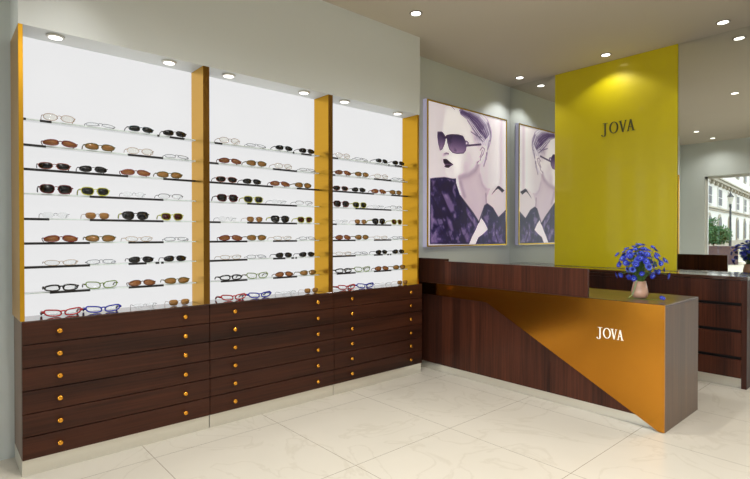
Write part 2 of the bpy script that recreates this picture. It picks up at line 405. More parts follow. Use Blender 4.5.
# ------------------------------------------------------------------ poster
def poster():
    y0, y1, z0, z1 = 4.146, 5.690, 1.262, 2.912
    t = thing('portrait_poster', (XL+.001, (y0+y1)/2, z0), 'framed lit poster of a person with slicked-back hair wearing large dark sunglasses', 'poster')
    fw = .02
    link('light_box', box(XL+.0015, -3.802, y0-.012, y1+.002, z0-.004, z1+.004), mat('poster_side', srgb(206, 204, 222), .4, .2, emit=srgb(190, 185, 215), es=.35), t)
    b = bmesh.new()
    box(-3.8018, -3.792, y0, y0+fw*.9, z0, z1, b); box(-3.8018, -3.792, y1-fw*.7, y1, z0, z1, b)
    box(-3.8018, -3.792, y0+fw*.9, y1-fw*.7, z0, z0+fw*.8, b); box(-3.8018, -3.792, y0+fw*.9, y1-fw*.7, z1-fw*.8, z1, b)
    link('frame', b, mat('poster_frame', srgb(190, 160, 50), .3, 1.0), t)
    # picture: painted on a fine grid of faces
    W, H = 216, 232
    yy0, yy1, zz0, zz1 = y0+fw*.9, y1-fw*.7, z0+fw*.8, z1-fw*.8
    ss = 2
    U, V = np.meshgrid((np.arange(W*ss)+.5)/(W*ss), (np.arange(H*ss)+.5)/(H*ss))   # V from the bottom
    img = POSTER_PAINT(U, V)
    img = img.reshape(H, ss, W, ss, 3).mean((1, 3))
    me = bpy.data.meshes.new('picture')
    ys = np.linspace(yy0, yy1, W+1)-t.location.y; zs_ = np.linspace(zz0, zz1, H+1)-t.location.z
    verts = [(-3.8008-t.location.x, float(a), float(c)) for c in zs_ for a in ys]
    faces = [(j*(W+1)+i, j*(W+1)+i+1, (j+1)*(W+1)+i+1, (j+1)*(W+1)+i) for j in range(H) for i in range(W)]
    me.from_pydata(verts, [], faces)
    ca = me.color_attributes.new('paint', 'FLOAT_COLOR', 'CORNER')
    lin = np.where(img <= .04045, img/12.92, ((img+.055)/1.055)**2.4)
    c4 = np.ones((H*W, 4, 4), np.float32); c4[:, :, :3] = lin.reshape(H*W, 1, 3)
    ca.data.foreach_set('color', c4.ravel())
    m = bpy.data.materials.new('poster_print'); nt, N, L = nodes(m)
    o = N.new('ShaderNodeOutputMaterial'); p = N.new('ShaderNodeBsdfPrincipled'); L.new(p.outputs[0], o.inputs[0])
    a = N.new('ShaderNodeAttribute'); a.attribute_name = 'paint'
    L.new(a.outputs['Color'], p.inputs['Base Color']); L.new(a.outputs['Color'], p.inputs['Emission Color'])
    p.inputs['Emission Strength'].default_value = .5; p.inputs['Roughness'].default_value = .4
    me.materials.append(m)
    ob = bpy.data.objects.new('picture', me); COL.objects.link(ob); ob.parent = t

POSTER = {
 'comb_a': [(0.364, 1.017), (0.509, 1.02), (0.631, 1.015), (0.733, 0.964), (0.777, 0.875)],
 'comb_b': [(0.392, 0.966), (0.472, 0.935), (0.555, 0.873), (0.616, 0.828), (0.679, 0.8)],
 'hair': [(0.195, 0.996), (0.239, 1.017), (0.392, 1.021), (0.539, 1.019), (0.67, 1.007), (0.733, 0.968), (0.782, 0.902), (0.79, 0.849), (0.767, 0.784), (0.734, 0.735), (0.719, 0.662), (0.687, 0.601), (0.663, 0.621), (0.571, 0.648), (0.407, 0.854)],
 'hair_dark': [(0.407, 0.981), (0.479, 1.005), (0.569, 1.007), (0.67, 0.999), (0.71, 0.956), (0.686, 0.89), (0.671, 0.817), (0.647, 0.779), (0.555, 0.786), (0.54, 0.871), (0.495, 0.943), (0.429, 0.954)],
 'face': [(0.198, 0.992), (0.178, 0.946), (0.165, 0.888), (0.148, 0.828), (0.139, 0.795), (0.126, 0.736), (0.139, 0.673), (0.156, 0.658), (0.183, 0.651), (0.206, 0.647), (0.179, 0.632), (0.169, 0.611), (0.179, 0.579), (0.188, 0.559), (0.192, 0.539), (0.206, 0.507), (0.233, 0.489), (0.288, 0.482), (0.365, 0.492), (0.452, 0.513), (0.54, 0.545), (0.594, 0.589), (0.616, 0.63), (0.663, 0.657), (0.702, 0.714), (0.671, 0.764), (0.632, 0.768), (0.57, 0.788), (0.547, 0.872), (0.509, 0.945), (0.421, 0.975), (0.364, 1.008), (0.266, 1.009)],
 'neck': [(0.302, 0.485), (0.365, 0.492), (0.481, 0.519), (0.571, 0.57), (0.609, 0.625), (0.629, 0.583), (0.64, 0.504), (0.696, 0.437), (0.776, 0.437), (0.76, 0.396), (0.72, 0.358), (0.728, 0.304), (0.681, 0.231), (0.618, 0.159), (0.542, 0.211), (0.423, 0.319), (0.366, 0.376), (0.33, 0.433)],
 'shoulder_r': [(0.76, 0.423), (0.825, 0.454), (0.892, 0.471), (0.995, 0.436), (0.999, 0.248), (0.927, 0.219), (0.893, 0.214), (0.825, 0.281), (0.736, 0.313), (0.72, 0.358)],
 'ear': [(0.593, 0.65), (0.604, 0.704), (0.632, 0.747), (0.679, 0.765), (0.726, 0.761), (0.734, 0.726), (0.702, 0.687), (0.671, 0.653), (0.632, 0.619), (0.604, 0.612)],
 'ear_lines': [[(0.632, 0.724), (0.663, 0.75), (0.694, 0.74), (0.679, 0.703), (0.647, 0.673), (0.632, 0.645)], [(0.663, 0.727), (0.647, 0.695), (0.629, 0.671)], [(0.594, 0.624), (0.616, 0.639)], [(0.718, 0.716), (0.71, 0.661), (0.683, 0.605)]],
 'shade': [([(0.365, 0.498), (0.481, 0.523), (0.571, 0.57), (0.616, 0.63)], (140, 112, 142), 0.022, 0.55), ([(0.38, 0.461), (0.408, 0.404), (0.43, 0.362)], (150, 125, 155), 0.02, 0.6), ([(0.481, 0.674), (0.511, 0.625), (0.466, 0.57)], (196, 178, 196), 0.05, 0.45), ([(0.54, 0.871), (0.57, 0.805), (0.616, 0.766)], (190, 170, 192), 0.04, 0.5), ([(0.337, 0.475), (0.351, 0.417), (0.372, 0.376)], (250, 246, 250), 0.016, 0.9), ([(0.632, 0.53), (0.664, 0.462), (0.712, 0.429)], (175, 150, 175), 0.015, 0.5), ([(0.481, 0.433), (0.541, 0.35), (0.572, 0.264)], (200, 180, 198), 0.06, 0.5), ([(0.712, 0.393), (0.72, 0.304)], (130, 96, 130), 0.008, 0.7), ([(0.179, 0.645), (0.212, 0.656), (0.233, 0.654)], (150, 125, 150), 0.012, 0.5), ([(0.239, 0.568), (0.274, 0.538)], (200, 184, 200), 0.03, 0.5)],
 'strands': [([(0.407, 0.972), (0.539, 0.957), (0.631, 0.918), (0.678, 0.889)], 0.003), ([(0.479, 0.992), (0.585, 0.973), (0.662, 0.949)], 0.003), ([(0.54, 0.897), (0.616, 0.872), (0.671, 0.862)], 0.004), ([(0.51, 0.85), (0.601, 0.826), (0.663, 0.825)], 0.004), ([(0.436, 0.973), (0.554, 0.925), (0.647, 0.885)], 0.0025), ([(0.741, 0.942), (0.777, 0.875), (0.767, 0.81)], 0.004), ([(0.266, 1.001), (0.308, 0.983)], 0.0025), ([(0.758, 0.81), (0.734, 0.744), (0.726, 0.698)], 0.004), ([(0.524, 0.878), (0.585, 0.842), (0.655, 0.797)], 0.003)],
 'dress': [(0.023, 0.464), (0.068, 0.472), (0.186, 0.486), (0.281, 0.481), (0.323, 0.485), (0.325, 0.433), (0.351, 0.383), (0.38, 0.351), (0.481, 0.278), (0.618, 0.168), (0.588, 0.124), (0.527, 0.062), (0.49, 0.004), (0.021, 0.009)],
 'dress_r': [(0.688, 0.294), (0.728, 0.315), (0.776, 0.302), (0.826, 0.271), (0.893, 0.209), (0.995, 0.258), (1.0, -0.002), (0.501, 0.004), (0.573, 0.088), (0.618, 0.15), (0.665, 0.231)],
 'patches': [[(0.159, 0.365), (0.226, 0.369), (0.296, 0.289), (0.302, 0.247), (0.261, 0.237), (0.213, 0.286)], [(0.03, 0.215), (0.095, 0.176), (0.107, 0.144), (0.043, 0.159)], [(0.214, 0.203), (0.268, 0.171), (0.296, 0.104), (0.269, 0.096), (0.227, 0.154)], [(0.03, 0.095), (0.081, 0.064), (0.108, 0.015), (0.03, 0.015)], [(0.467, 0.226), (0.512, 0.21), (0.557, 0.176), (0.512, 0.166)], [(0.681, 0.214), (0.736, 0.233), (0.761, 0.197), (0.712, 0.169)], [(0.424, 0.071), (0.468, 0.088), (0.497, 0.054), (0.453, 0.028)], [(0.042, 0.456), (0.081, 0.45), (0.055, 0.416)], [(0.482, 0.158), (0.527, 0.15), (0.512, 0.132)]],
 'folds': [[(0.106, 0.427), (0.173, 0.333), (0.254, 0.221), (0.366, 0.088)], [(0.226, 0.451), (0.309, 0.339), (0.438, 0.226)], [(0.042, 0.344), (0.12, 0.25), (0.2, 0.129), (0.269, 0.022)], [(0.337, 0.341), (0.423, 0.25), (0.542, 0.15)], [(0.394, 0.301), (0.366, 0.173), (0.409, 0.02)], [(0.665, 0.089), (0.681, 0.009)], [(0.761, 0.161), (0.745, 0.089), (0.81, 0.007)], [(0.859, 0.181), (0.843, 0.089), (0.894, 0.006)]],
 'forearm': [(0.649, 0.204), (0.696, 0.169), (0.741, 0.116), (0.665, 0.075), (0.611, 0.053), (0.573, 0.002), (0.49, 0.004), (0.542, 0.062), (0.595, 0.142)],
 'edge_line': [(0.325, 0.441), (0.366, 0.367), (0.452, 0.303), (0.542, 0.237), (0.618, 0.17), (0.665, 0.248), (0.696, 0.299), (0.736, 0.313), (0.81, 0.284), (0.893, 0.209), (0.995, 0.267)],
 'strap': [(0.792, 0.388), (0.809, 0.407), (0.878, 0.461), (0.9, 0.467), (0.981, 0.434), (0.946, 0.414), (0.909, 0.433), (0.884, 0.443), (0.85, 0.428)],
 'lips': [(0.169, 0.612), (0.188, 0.616), (0.212, 0.618), (0.247, 0.601), (0.294, 0.585), (0.253, 0.567), (0.233, 0.555), (0.206, 0.555), (0.183, 0.561), (0.196, 0.572), (0.175, 0.587)],
 'lip_gap': [(0.186, 0.575), (0.226, 0.58), (0.274, 0.582)],
 'nostril': [(0.188, 0.652), (0.21, 0.659), (0.233, 0.658)],
 'lens_l': [(0.108, 0.797), (0.159, 0.803), (0.188, 0.784), (0.196, 0.753), (0.183, 0.718), (0.159, 0.683), (0.135, 0.674), (0.116, 0.719), (0.106, 0.766)],
 'lens_r': [(0.209, 0.786), (0.267, 0.8), (0.35, 0.808), (0.407, 0.805), (0.437, 0.776), (0.454, 0.748), (0.444, 0.705), (0.415, 0.68), (0.337, 0.668), (0.28, 0.671), (0.242, 0.692), (0.219, 0.739)],
 'bridge': [(0.159, 0.781), (0.196, 0.768), (0.215, 0.779)],
 'temple': [(0.458, 0.74), (0.54, 0.753), (0.64, 0.769)],
 'hinge': [(0.429, 0.767), (0.458, 0.779), (0.483, 0.765), (0.478, 0.743), (0.448, 0.739), (0.429, 0.75)],
 'hinge_in': [(0.445, 0.763), (0.46, 0.768), (0.468, 0.759), (0.46, 0.749), (0.445, 0.749)],
}

def POSTER_PAINT(U, V):
    # U,V -> the tracing frame in which the shapes below were drawn (0..1, V up)
    img = np.ones(U.shape+(3,))
    def noise(fu, fv, seed, oct=3):
        r = np.random.default_rng(seed); out = np.zeros(U.shape); amp = 1.; tot = 0
        for o_ in range(oct):
            gu, gv = int(fu*2**o_)+2, int(fv*2**o_)+2
            g = r.random((gv, gu)); x = U*(gu-1.001); y = V*(gv-1.001); i = x.astype(int); j = y.astype(int); a = x-i; c = y-j
            a = a*a*(3-2*a); c = c*c*(3-2*c)
            out += amp*((g[j, i]*(1-a)+g[j, i+1]*a)*(1-c)+(g[j+1, i]*(1-a)+g[j+1, i+1]*a)*c); tot += amp; amp *= .5
        return out/tot
    def C(r, g, b): return np.array([r, g, b])/255.
    def inside(P):
        P = np.array(P); ins = np.zeros(U.shape, bool); n = len(P)
        for k in range(n):
            x0, y0 = P[k]; x1, y1 = P[(k+1) % n]
            if y0 == y1: continue
            c = ((y0 > V) != (y1 > V)) & (U < (x1-x0)*(V-y0)/(y1-y0)+x0); ins ^= c
        return ins
    def dist(P, closed=True):
        P = np.array(P); d = np.full(U.shape, 9.); n = len(P)
        for k in range(n if closed else n-1):
            a = P[k]; c = P[(k+1) % n]; e = c-a; L2 = max(1e-9, e@e)
            t = np.clip(((U-a[0])*e[0]+(V-a[1])*e[1])/L2, 0, 1)
            d = np.minimum(d, np.hypot(U-a[0]-t*e[0], V-a[1]-t*e[1]))
        return d
    def blend(m, col):
        nonlocal img
        m = np.clip(m, 0, 1)[..., None]; img = img*(1-m)+col*m
    def fill(P, col, soft=.004, op=1.):
        sd = dist(P)*np.where(inside(P), 1, -1); blend(np.clip(sd/soft+.5, 0, 1)*op, col)
        return sd
    def stroke(P, col, w, soft=.003, op=1.):
        blend(np.clip((w-dist(P, False))/soft+.5, 0, 1)*op, col)
    D = POSTER
    # background
    img[:] = C(216, 204, 214); blend(np.clip((U-.72)*6, 0, 1)*.8, C(246, 243, 246)); blend(np.clip((V-.45)*2, 0, 1)*np.clip((.25-U)*5, 0, 1)*.5, C(232, 224, 232))
    blend(np.exp(-((U-.93)/.03)**2)*.7, C(212, 192, 208)); blend(np.exp(-((U-.05)/.12)**2)*.3, C(240, 234, 238))
    # back of the hair, then neck, then face
    fill(D['hair'], C(224, 216, 228)); stroke(D['hair'][5:11], C(120, 100, 140), .004, .008, .7)
    s = fill(D['neck'], C(206, 188, 202)); blend(np.clip(1-np.abs(s-.03)/.05, 0, 1)*(s > 0)*.15, C(170, 145, 170))
    fill(D['shoulder_r'], C(222, 208, 216))
    s = fill(D['face'], C(244, 239, 242))
    blend((s > 0)*np.clip((U-.34)*2.6, 0, 1)*.5, C(200, 182, 200)); blend(np.exp(-((U-.33)/.07)**2-((V-.60)/.05)**2)*(s > 0)*.8, C(252, 249, 251)); blend((s > 0)*np.exp(-((U-.44)/.05)**2-((V-.57)/.09)**2)*.45, C(184, 162, 184)); blend((s > 0)*np.clip(1-s/.03, 0, 1)*.3, C(186, 166, 190))
    for k, (P, col, w, op) in enumerate(D['shade']): 
        d = dist(P, False); blend(np.exp(-(d/w)**2)*op, C(*col))
    # hair streaks
    hn = noise(6, 5, 3)
    t_ = (U*.8+V*.55)
    st = .5+.5*np.sin(t_*230+hn*9)
    st2 = .5+.5*np.sin(t_*95+hn*14)
    hm = inside(D['hair_dark']); hd = np.clip(dist(D['hair_dark'])/.05, 0, 1)*hm
    blend(hd*(.3+.6*st*st2), C(78, 54, 104))
    hm = inside(D['hair']) & ~inside(D['hair_dark']) & ~inside(D['face'])
    blend(hm*st*.28, C(130, 108, 150))
    for P, w in D['strands']: stroke(P, C(60, 40, 86), w, .004, .7)
    sr = random.Random(5); A_, B_ = np.array(D['comb_a']), np.array(D['comb_b'])
    for k in range(120):
        f = sr.random(); j = sr.uniform(-.012, .012); i0 = sr.choice([0, 0, 1, 1]); i1 = sr.choice([3, 4, 4])
        P = (A_*(1-f)+B_*f+np.array([j, j]))[i0:i1+1]
        dk = sr.random() < (.85 if .25 < f < .9 else .3)
        stroke([tuple(q) for q in P], C(62, 40, 90) if dk else C(244, 240, 246), sr.uniform(.001, .004), .005, sr.uniform(.35, .8))
    # ear
    fill(D['ear'], C(232, 222, 230), .01); 
    for P in D['ear_lines']: stroke(P, C(96, 66, 104), .0045, .008, .7)
    # clothes
    ln = noise(9, 9, 11, 4); l2 = noise(22, 22, 12, 3)
    for key in ('dress', 'dress_r'):
        s = fill(D[key], C(24, 14, 64), .006)
        m = (s > .012)*np.clip((ln-.50)*7, 0, 1)
        blend(m*.6, C(120, 98, 152)); blend((s > .01)*np.clip((l2-.62)*9, 0, 1)*.5, C(168, 146, 184)); blend((s > 0)*np.clip((.46-l2)*9, 0, 1)*.8, C(22, 10, 52))
    for P in D['patches']: fill(P, C(138, 114, 160), .02, .7)
    for P in D['folds']: stroke(P, C(20, 8, 50), .008, .01, .8)
    fill(D['forearm'], C(240, 228, 236), .008)
    stroke(D['edge_line'], C(24, 12, 52), .006, .006, .95)
    fill(D['strap'], C(26, 16, 44), .004)
    # lips
    fill(D['lips'], C(30, 12, 44), .004); stroke(D['lip_gap'], C(150, 120, 150), .0035, .005, .7)
    stroke(D['nostril'], C(90, 66, 100), .004, .006, .8)
    # sunglasses
    for key in ('lens_l', 'lens_r'):
        P = np.array(D[key]); top, bot = P[:, 1].max(), P[:, 1].min()
        g = np.clip((V-bot)/(top-bot), 0, 1)[..., None]
        sd = dist(D[key])*np.where(inside(D[key]), 1, -1)
        col = C(150, 122, 160)*(1-g)+C(34, 20, 66)*g
        blend(np.clip(sd/.004+.5, 0, 1), col)
        blend(np.clip(1-np.abs(sd)/.006, 0, 1)*.9, C(46, 30, 66))
        blend((sd > .012)*np.clip((l2-.55)*6, 0, 1)*.35, C(10, 4, 40))
    stroke(D['bridge'], C(50, 32, 72), .009, .004); stroke(D['temple'], C(66, 46, 84), .007, .004)
    fill(D['hinge'], C(90, 70, 110), .004); fill(D['hinge_in'], C(220, 210, 225), .004)
    return np.clip(img, 0, 1)

poster()


# ------------------------------------------------------------------ eyewear
def outline(w, h, n, tilt, side, kind):
    """lens outline centred on 0 in (y, z); side -1 is the lens at -y"""
    pts = []
    for k in range(20):
        a = 2*PI*k/20; c, s_ = math.cos(a), math.sin(a)
        y = w*abs(c)**(2/n)*(1 if c >= 0 else -1); z = h*abs(s_)**(2/n)*(1 if s_ >= 0 else -1)
        o = y*side                                        # >0 towards the temple
        if kind == 'aviator': y *= (1-.14*(z < 0)*abs(z)/h); z *= (1+.10*(-o/w)) if z < 0 else 1
        if kind == 'cat': z += .35*h*max(0, o/w)**2
        if kind == 'wrap': z *= 1-.28*max(0, o/w)
        if kind == 'half' and z < 0: z *= .9
        pts.append((y, z+tilt*o))
    return pts
def lensm(name, rgb, fac=None, op=1.0, rough=.08):
    if op >= 1: return mat(name, srgb(*rgb), .18, 0, .15, noise=.02, spec=.3)
    m = bpy.data.materials.new(name); nt, N, L = nodes(m)
    o = N.new('ShaderNodeOutputMaterial'); t = N.new('ShaderNodeBsdfTransparent'); p = N.new('ShaderNodeBsdfPrincipled')
    p.inputs['Base Color'].default_value = srgb(*rgb); p.inputs['Roughness'].default_value = rough
    g = N.new('ShaderNodeNewGeometry'); sp = N.new('ShaderNodeTexNoise'); sp.inputs['Scale'].default_value = 3; L.new(g.outputs['Position'], sp.inputs['Vector'])
    mr = N.new('ShaderNodeMapRange'); mr.inputs['To Min'].default_value = op-.05; mr.inputs['To Max'].default_value = op+.05; L.new(sp.outputs['Fac'], mr.inputs[0])
    mx = N.new('ShaderNodeMixShader'); L.new(mr.outputs[0], mx.inputs[0]); L.new(t.outputs[0], mx.inputs[1]); L.new(p.outputs[0], mx.inputs[2]); L.new(mx.outputs[0], o.inputs[0])
    return m
LM = {'clear': lensm('lens_clear', (190, 205, 208), op=.10), 'pale': lensm('lens_pale', (200, 200, 165), op=.14), 'black': lensm('lens_black', (20, 20, 22)),
      'brown': lensm('lens_brown', (146, 104, 56), op=.95), 'amber': lensm('lens_amber', (138, 88, 50), op=.94), 'redblack': lensm('lens_redblack', (52, 12, 12))}
FM = {k: mat('frame_'+k, srgb(*c), r, m, 0 if m else .5, noise=.03, nscale=(60, 60, 60)) for k, c, r, m in [
    ('gold', (150, 102, 30), .35, 0), ('palegold', (160, 124, 62), .35, 0), ('silver', (118, 124, 132), .25, .4), ('black', (22, 20, 22), .25, 0),
    ('darkred', (110, 16, 22), .25, 0), ('brown', (96, 50, 30), .25, 0), ('olive', (94, 84, 26), .25, 0), ('lime', (178, 180, 28), .3, 0), ('green', (104, 130, 40), .25, 0),
    ('red', (176, 24, 34), .25, 0), ('blue', (34, 40, 160), .25, 0), ('teal', (24, 60, 66), .25, 0), ('orange', (140, 60, 30), .3, 0)]}
#           frame     lens     w     h    n   rim    kind     temple(col, r)      tilt  L     lie
ST = {
 'gold_wire': ('gold', 'pale', .036, .021, 2.3, .0016, 'oval', ('gold', .0018), .0, .095, 0),
 'pale_wire': ('palegold', 'clear', .038, .016, 2.3, .0016, 'oval', ('palegold', .002), .05, .095, 0),
 'silver_flat': ('silver', 'clear', .036, .020, 2.6, .0020, 'oval', ('silver', .0022), .0, .095, 52),
 'black_sun': ('black', 'black', .034, .019, 3.0, .0022, 'wrap', ('black', .0028), -.04, .095, 0),
 'black_teal_sun': ('teal', 'black', .034, .018, 3.0, .0024, 'wrap', ('black', .003), -.04, .095, 0),  # teal rim colour paints a glint on a black frame
 'black_orange_sun': ('orange', 'black', .036, .020, 2.8, .0022, 'aviator', ('black', .003), -.04, .095, 0),
 'maroon_wrap': ('darkred', 'amber', .040, .020, 2.6, .0030, 'wrap', ('darkred', .003), -.06, .095, 22),
 'brown_wrap': ('brown', 'amber', .038, .019, 2.6, .0030, 'wrap', ('brown', .003), -.06, .095, 22),
 'olive_brown': ('olive', 'brown', .037, .020, 2.8, .0028, 'wrap', ('olive', .0036), .02, .095, 0),
 'red_round_sun': ('darkred', 'black', .037, .027, 3.0, .0026, 'aviator', ('black', .004), .0, .095, 0),
 'lime_sun': ('lime', 'black', .035, .025, 3.0, .0028, 'aviator', ('lime', .004), .0, .095, 0),
 'lime_black_sun': ('black', 'black', .036, .026, 3.0, .0030, 'aviator', ('lime', .0046), .0, .095, 0),
 'lime_red_sun': ('lime', 'redblack', .032, .024, 3.0, .0028, 'aviator', ('lime', .004), .0, .095, 0),
 'rimless': (None, 'clear', .030, .019, 2.5, 0, 'oval', ('silver', .0016), .0, .095, 0),
 'half_rim': ('black', 'clear', .036, .017, 2.8, .0016, 'half', ('black', .002), .0, .095, 0),
 'rimless_brown': (None, 'brown', .030, .021, 3.0, 0, 'aviator', ('gold', .0016), .0, .095, 0),
 'black_clear': ('black', 'clear', .038, .017, 3.4, .0048, 'wrap', ('black', .0052), .0, .095, 0),
 'green_clear': ('green', 'clear', .040, .021, 2.8, .0036, 'cat', ('olive', .0046), .05, .095, 0),
 'red_clear': ('red', 'clear', .043, .018, 2.8, .0050, 'cat', ('red', .0075), .08, .11, 0),
 'blue_clear': ('blue', 'clear', .043, .018, 2.8, .0050, 'cat', ('blue', .0075), .08, .11, 0),
}
DESC = {
 'gold_wire': 'Thin gold wire eyeglasses', 'pale_wire': 'Pale gold slim eyeglasses', 'silver_flat': 'Silver eyeglasses lying tilted back', 'black_sun': 'Black sunglasses with narrow lenses',
 'black_teal_sun': 'Black sunglasses with teal-tinted rim', 'black_orange_sun': 'Black sunglasses with orange-brown top rim', 'maroon_wrap': 'Dark red wraparound sunglasses', 'brown_wrap': 'Brown wraparound sunglasses',
 'olive_brown': 'Olive sunglasses with brown lenses', 'red_round_sun': 'Black sunglasses with dark red rim', 'lime_sun': 'Yellow-rimmed sunglasses with black lenses', 'lime_black_sun': 'Black sunglasses with yellow temples',
 'lime_red_sun': 'Yellow-rimmed sunglasses with dark red lenses', 'rimless': 'Rimless clear eyeglasses', 'half_rim': 'Black half-rim eyeglasses', 'rimless_brown': 'Rimless brown-tinted eyeglasses',
 'black_clear': 'Thick black eyeglasses with clear lenses', 'green_clear': 'Olive green eyeglasses with clear lenses', 'red_clear': 'Red eyeglasses with clear lenses', 'blue_clear': 'Blue eyeglasses with clear lenses'}
def make_glasses(key):
    fr, le, w, h, n, rim, kind, (tc, tr), tilt, TL, lie = ST[key]
    root = bpy.data.objects.new('sunglasses' if le in ('black', 'brown', 'amber', 'redblack') else 'eyeglasses', None)
    root.empty_display_size = .03; COL.objects.link(root)
    cy = w+.010; base = h+rim+.002
    rot = Matrix.Rotation(math.radians(-lie), 4, 'Y') if lie else Matrix.Rotation(math.radians(-7), 4, 'Y')
    def X(y, z): return -.9*y*y                                           # face-form curve
    fb = bmesh.new()
    topz = 0
    for s in (-1, 1):
        pts = outline(w, h, n, tilt, s, kind)
        P = [Vector((X(s*cy+y, 0), s*cy+y, base+z)) for y, z in pts]
        topz = max(p.z for p in P)
        if rim:
            rr = [rim*(1.25 if (p.z > base and kind in ('half', 'wrap')) else (.45 if kind == 'half' else 1)) for p in P]
            tube([p for p in P], rr, fb, 6, True)
        lb = bmesh.new(); A = [lb.verts.new(p+Vector((.0008, 0, 0))) for p in P]; B = [lb.verts.new(p-Vector((.0012, 0, 0))) for p in P]
        c1 = lb.verts.new((X(s*cy, 0)+.0035, s*cy, base)); c2 = lb.verts.new((X(s*cy, 0)+.0015, s*cy, base))
        for k in range(20):
            q = (k+1) % 20
            lb.faces.new([A[k], A[q], c1]); lb.faces.new([B[q], B[k], c2]); lb.faces.new([A[k], B[k], B[q], A[q]])
        lb.transform(rot); zmin = 0
        link('lens', lb, LM[le], root, True)
    g = .010+rim
    br = max(rim, .0016)
    tube([(0.001, -g-.002, base+h*.28), (.004, -g*.5, base+h*.5), (.0045, 0, base+h*.56), (.004, g*.5, base+h*.5), (.001, g+.002, base+h*.28)], br, fb, 6)
    for s in (-1, 1):                                                    # end pieces and nose pads
        ye = s*(2*w+.010)
        tube([(X(ye, 0), ye-s*.002, base+h*.35), (X(ye, 0)-.003, ye+s*.005, base+h*.42)], max(rim, tr)*1.05, fb, 6)
        tube([(-.003, s*.008, base+h*.1), (-.007, s*.0075, base-h*.15)], .0016, fb, 5)
    fb.transform(rot); 
    link('frame', fb, FM[fr] if fr else FM['silver'], root, True)
    for s in (-1, 1):
        ye = s*(2*w+.015); st = rot @ Vector((X(ye, 0)-.003, ye, base+h*.42))
        z0 = st.z; x0 = st.x; zt = tr+.0004
        if lie: pts = [st, (x0-.02, ye, z0*.85), (x0-.05, ye*.9, z0*.5), (x0-.062, ye*.82, zt)]
        else: pts = [st, (x0-.02, ye*1.01, z0), (x0-TL*.62, ye*.99, z0*.93), (x0-TL*.82, ye*.97, z0*.55), (x0-TL*.92, ye*.95, zt)]
        if not lie:
            pts = [Vector(p) for p in pts]
        link('temple', tube(pts, [tr*1.25, tr*1.1, tr, tr, tr*.8], None, 6) if not lie else tube(pts, tr, None, 6), FM[tc], root, True)
    # drop so the lowest point rests on z = 0
    zs_ = [v.co.z for c in root.children for v in c.data.vertices]; dz = min(zs_)
    for c in root.children:
        for v in c.data.vertices: v.co.z -= dz
    return root
ROWS = [['gold_wire', 'silver_flat', 'black_teal_sun', 'black_sun'], ['maroon_wrap', 'olive_brown', 'gold_wire', 'silver_flat'],
        ['black_orange_sun', 'black_sun', 'maroon_wrap', 'olive_brown'], ['red_round_sun', 'lime_sun', 'rimless', 'half_rim'],
        ['rimless', 'rimless_brown', 'lime_black_sun', 'lime_red_sun'], ['maroon_wrap', 'olive_brown', 'pale_wire', 'silver_flat'],
        ['pale_wire', 'silver_flat', 'black_sun', 'black_sun'], ['black_clear', 'green_clear', 'brown_wrap', 'olive_brown'],
        ['red_clear', 'blue_clear', 'rimless', 'rimless_brown']]
YS = [[.582, .814, 1.060, 1.285], [.588, .808, 1.054, 1.305], [.555, .768, 1.026, 1.249], [.564, .780, 1.012, 1.256], [.560, .791, 1.022, 1.265],
      [.590, .808, 1.045, 1.300], [.588, .814, 1.057, 1.285], [.588, .814, 1.065, 1.298], [.588, .810, 1.065, 1.295]]
ROWN = ['top', 'second', 'third', 'fourth', 'fifth', 'sixth', 'seventh', 'lowest']
ORD = ['leftmost', 'second from left', 'third from left', 'rightmost']
protos = {}
for k in range(3):
    for r in range(9):
        for i in range(4):
            key = ROWS[r][i]
            if key not in protos: protos[key] = g = make_glasses(key)
            else: g = copy_tree(protos[key])
            front = -3.604 if r < 8 else -3.555
            g.location = (front, YS[r][i]+(.016, .034, .028)[k]+1.102*k, (SHZ[r]-.0008 if r < 8 else .9003)+.0006)
            jr = random.uniform(-4, 4)
            g.rotation_euler = (0, 0, math.radians(jr))
            place = ('%s glass shelf' % ROWN[r]) if r < 8 else 'countertop'
            tag(g, '%s, %s on %s of %s cabinet' % (DESC[key], ORD[i], place, UN[k]), 'sunglasses' if 'sun' in DESC[key] or 'tinted' in DESC[key] else 'eyeglasses',
                'eyewear on the %s of the %s cabinet' % (place, UN[k]))

# ------------------------------------------------------------------ vase and cornflowers
VX, VY, VZ = -1.553, 4.146, DZ+.0008
vase = thing('flower_vase', (VX, VY, VZ), 'small beige pink ceramic vase with a pale green ribbon on the reception desk', 'vase')
link('body', lathe([(.030, 0), (.042, .002), (.054, .015), (.060, .036), (.059, .056), (.053, .088), (.046, .116), (.043, .128), (.045, .132), (.041, .132), (.038, .122), (.036, .10), (.02, .098)], VX, VY, VZ, 28), mat('vase_ceramic', srgb(206, 164, 140), .35, 0, .3, noise=.12, nscale=(20, 20, 50)), vase, True)
rb = bmesh.new()
rp = [(VX-.006, VY-.046, VZ+.140), (VX-.010, VY-.050, VZ+.115), (VX-.016, VY-.058, VZ+.08), (VX-.026, VY-.060, VZ+.045), (VX-.036, VY-.056, VZ+.022), (VX-.056, VY-.066, VZ+.004)]
for j in range(len(rp)-1):
    for s in (0,):
        a, c = Vector(rp[j]), Vector(rp[j+1]); w_ = Vector((.006, -.002, 0))
        rb.faces.new([rb.verts.new(a-w_), rb.verts.new(a+w_), rb.verts.new(c+w_), rb.verts.new(c-w_)])
bmesh.ops.solidify(rb, geom=list(rb.faces), thickness=.0012)
link('ribbon', rb, mat('ribbon_green', srgb(186, 206, 160), .5, noise=.05), vase)
MB_ = mat('petal_blue', srgb(32, 44, 176), .5, noise=.25, nscale=(60, 60, 60)); ML = mat('petal_light', srgb(98, 122, 226), .5, noise=.15, nscale=(60, 60, 60))
MC = mat('flower_centre', srgb(30, 22, 90), .6, noise=.1); MG = mat('stem_green', srgb(86, 122, 58), .6, noise=.15, nscale=(30, 30, 30))
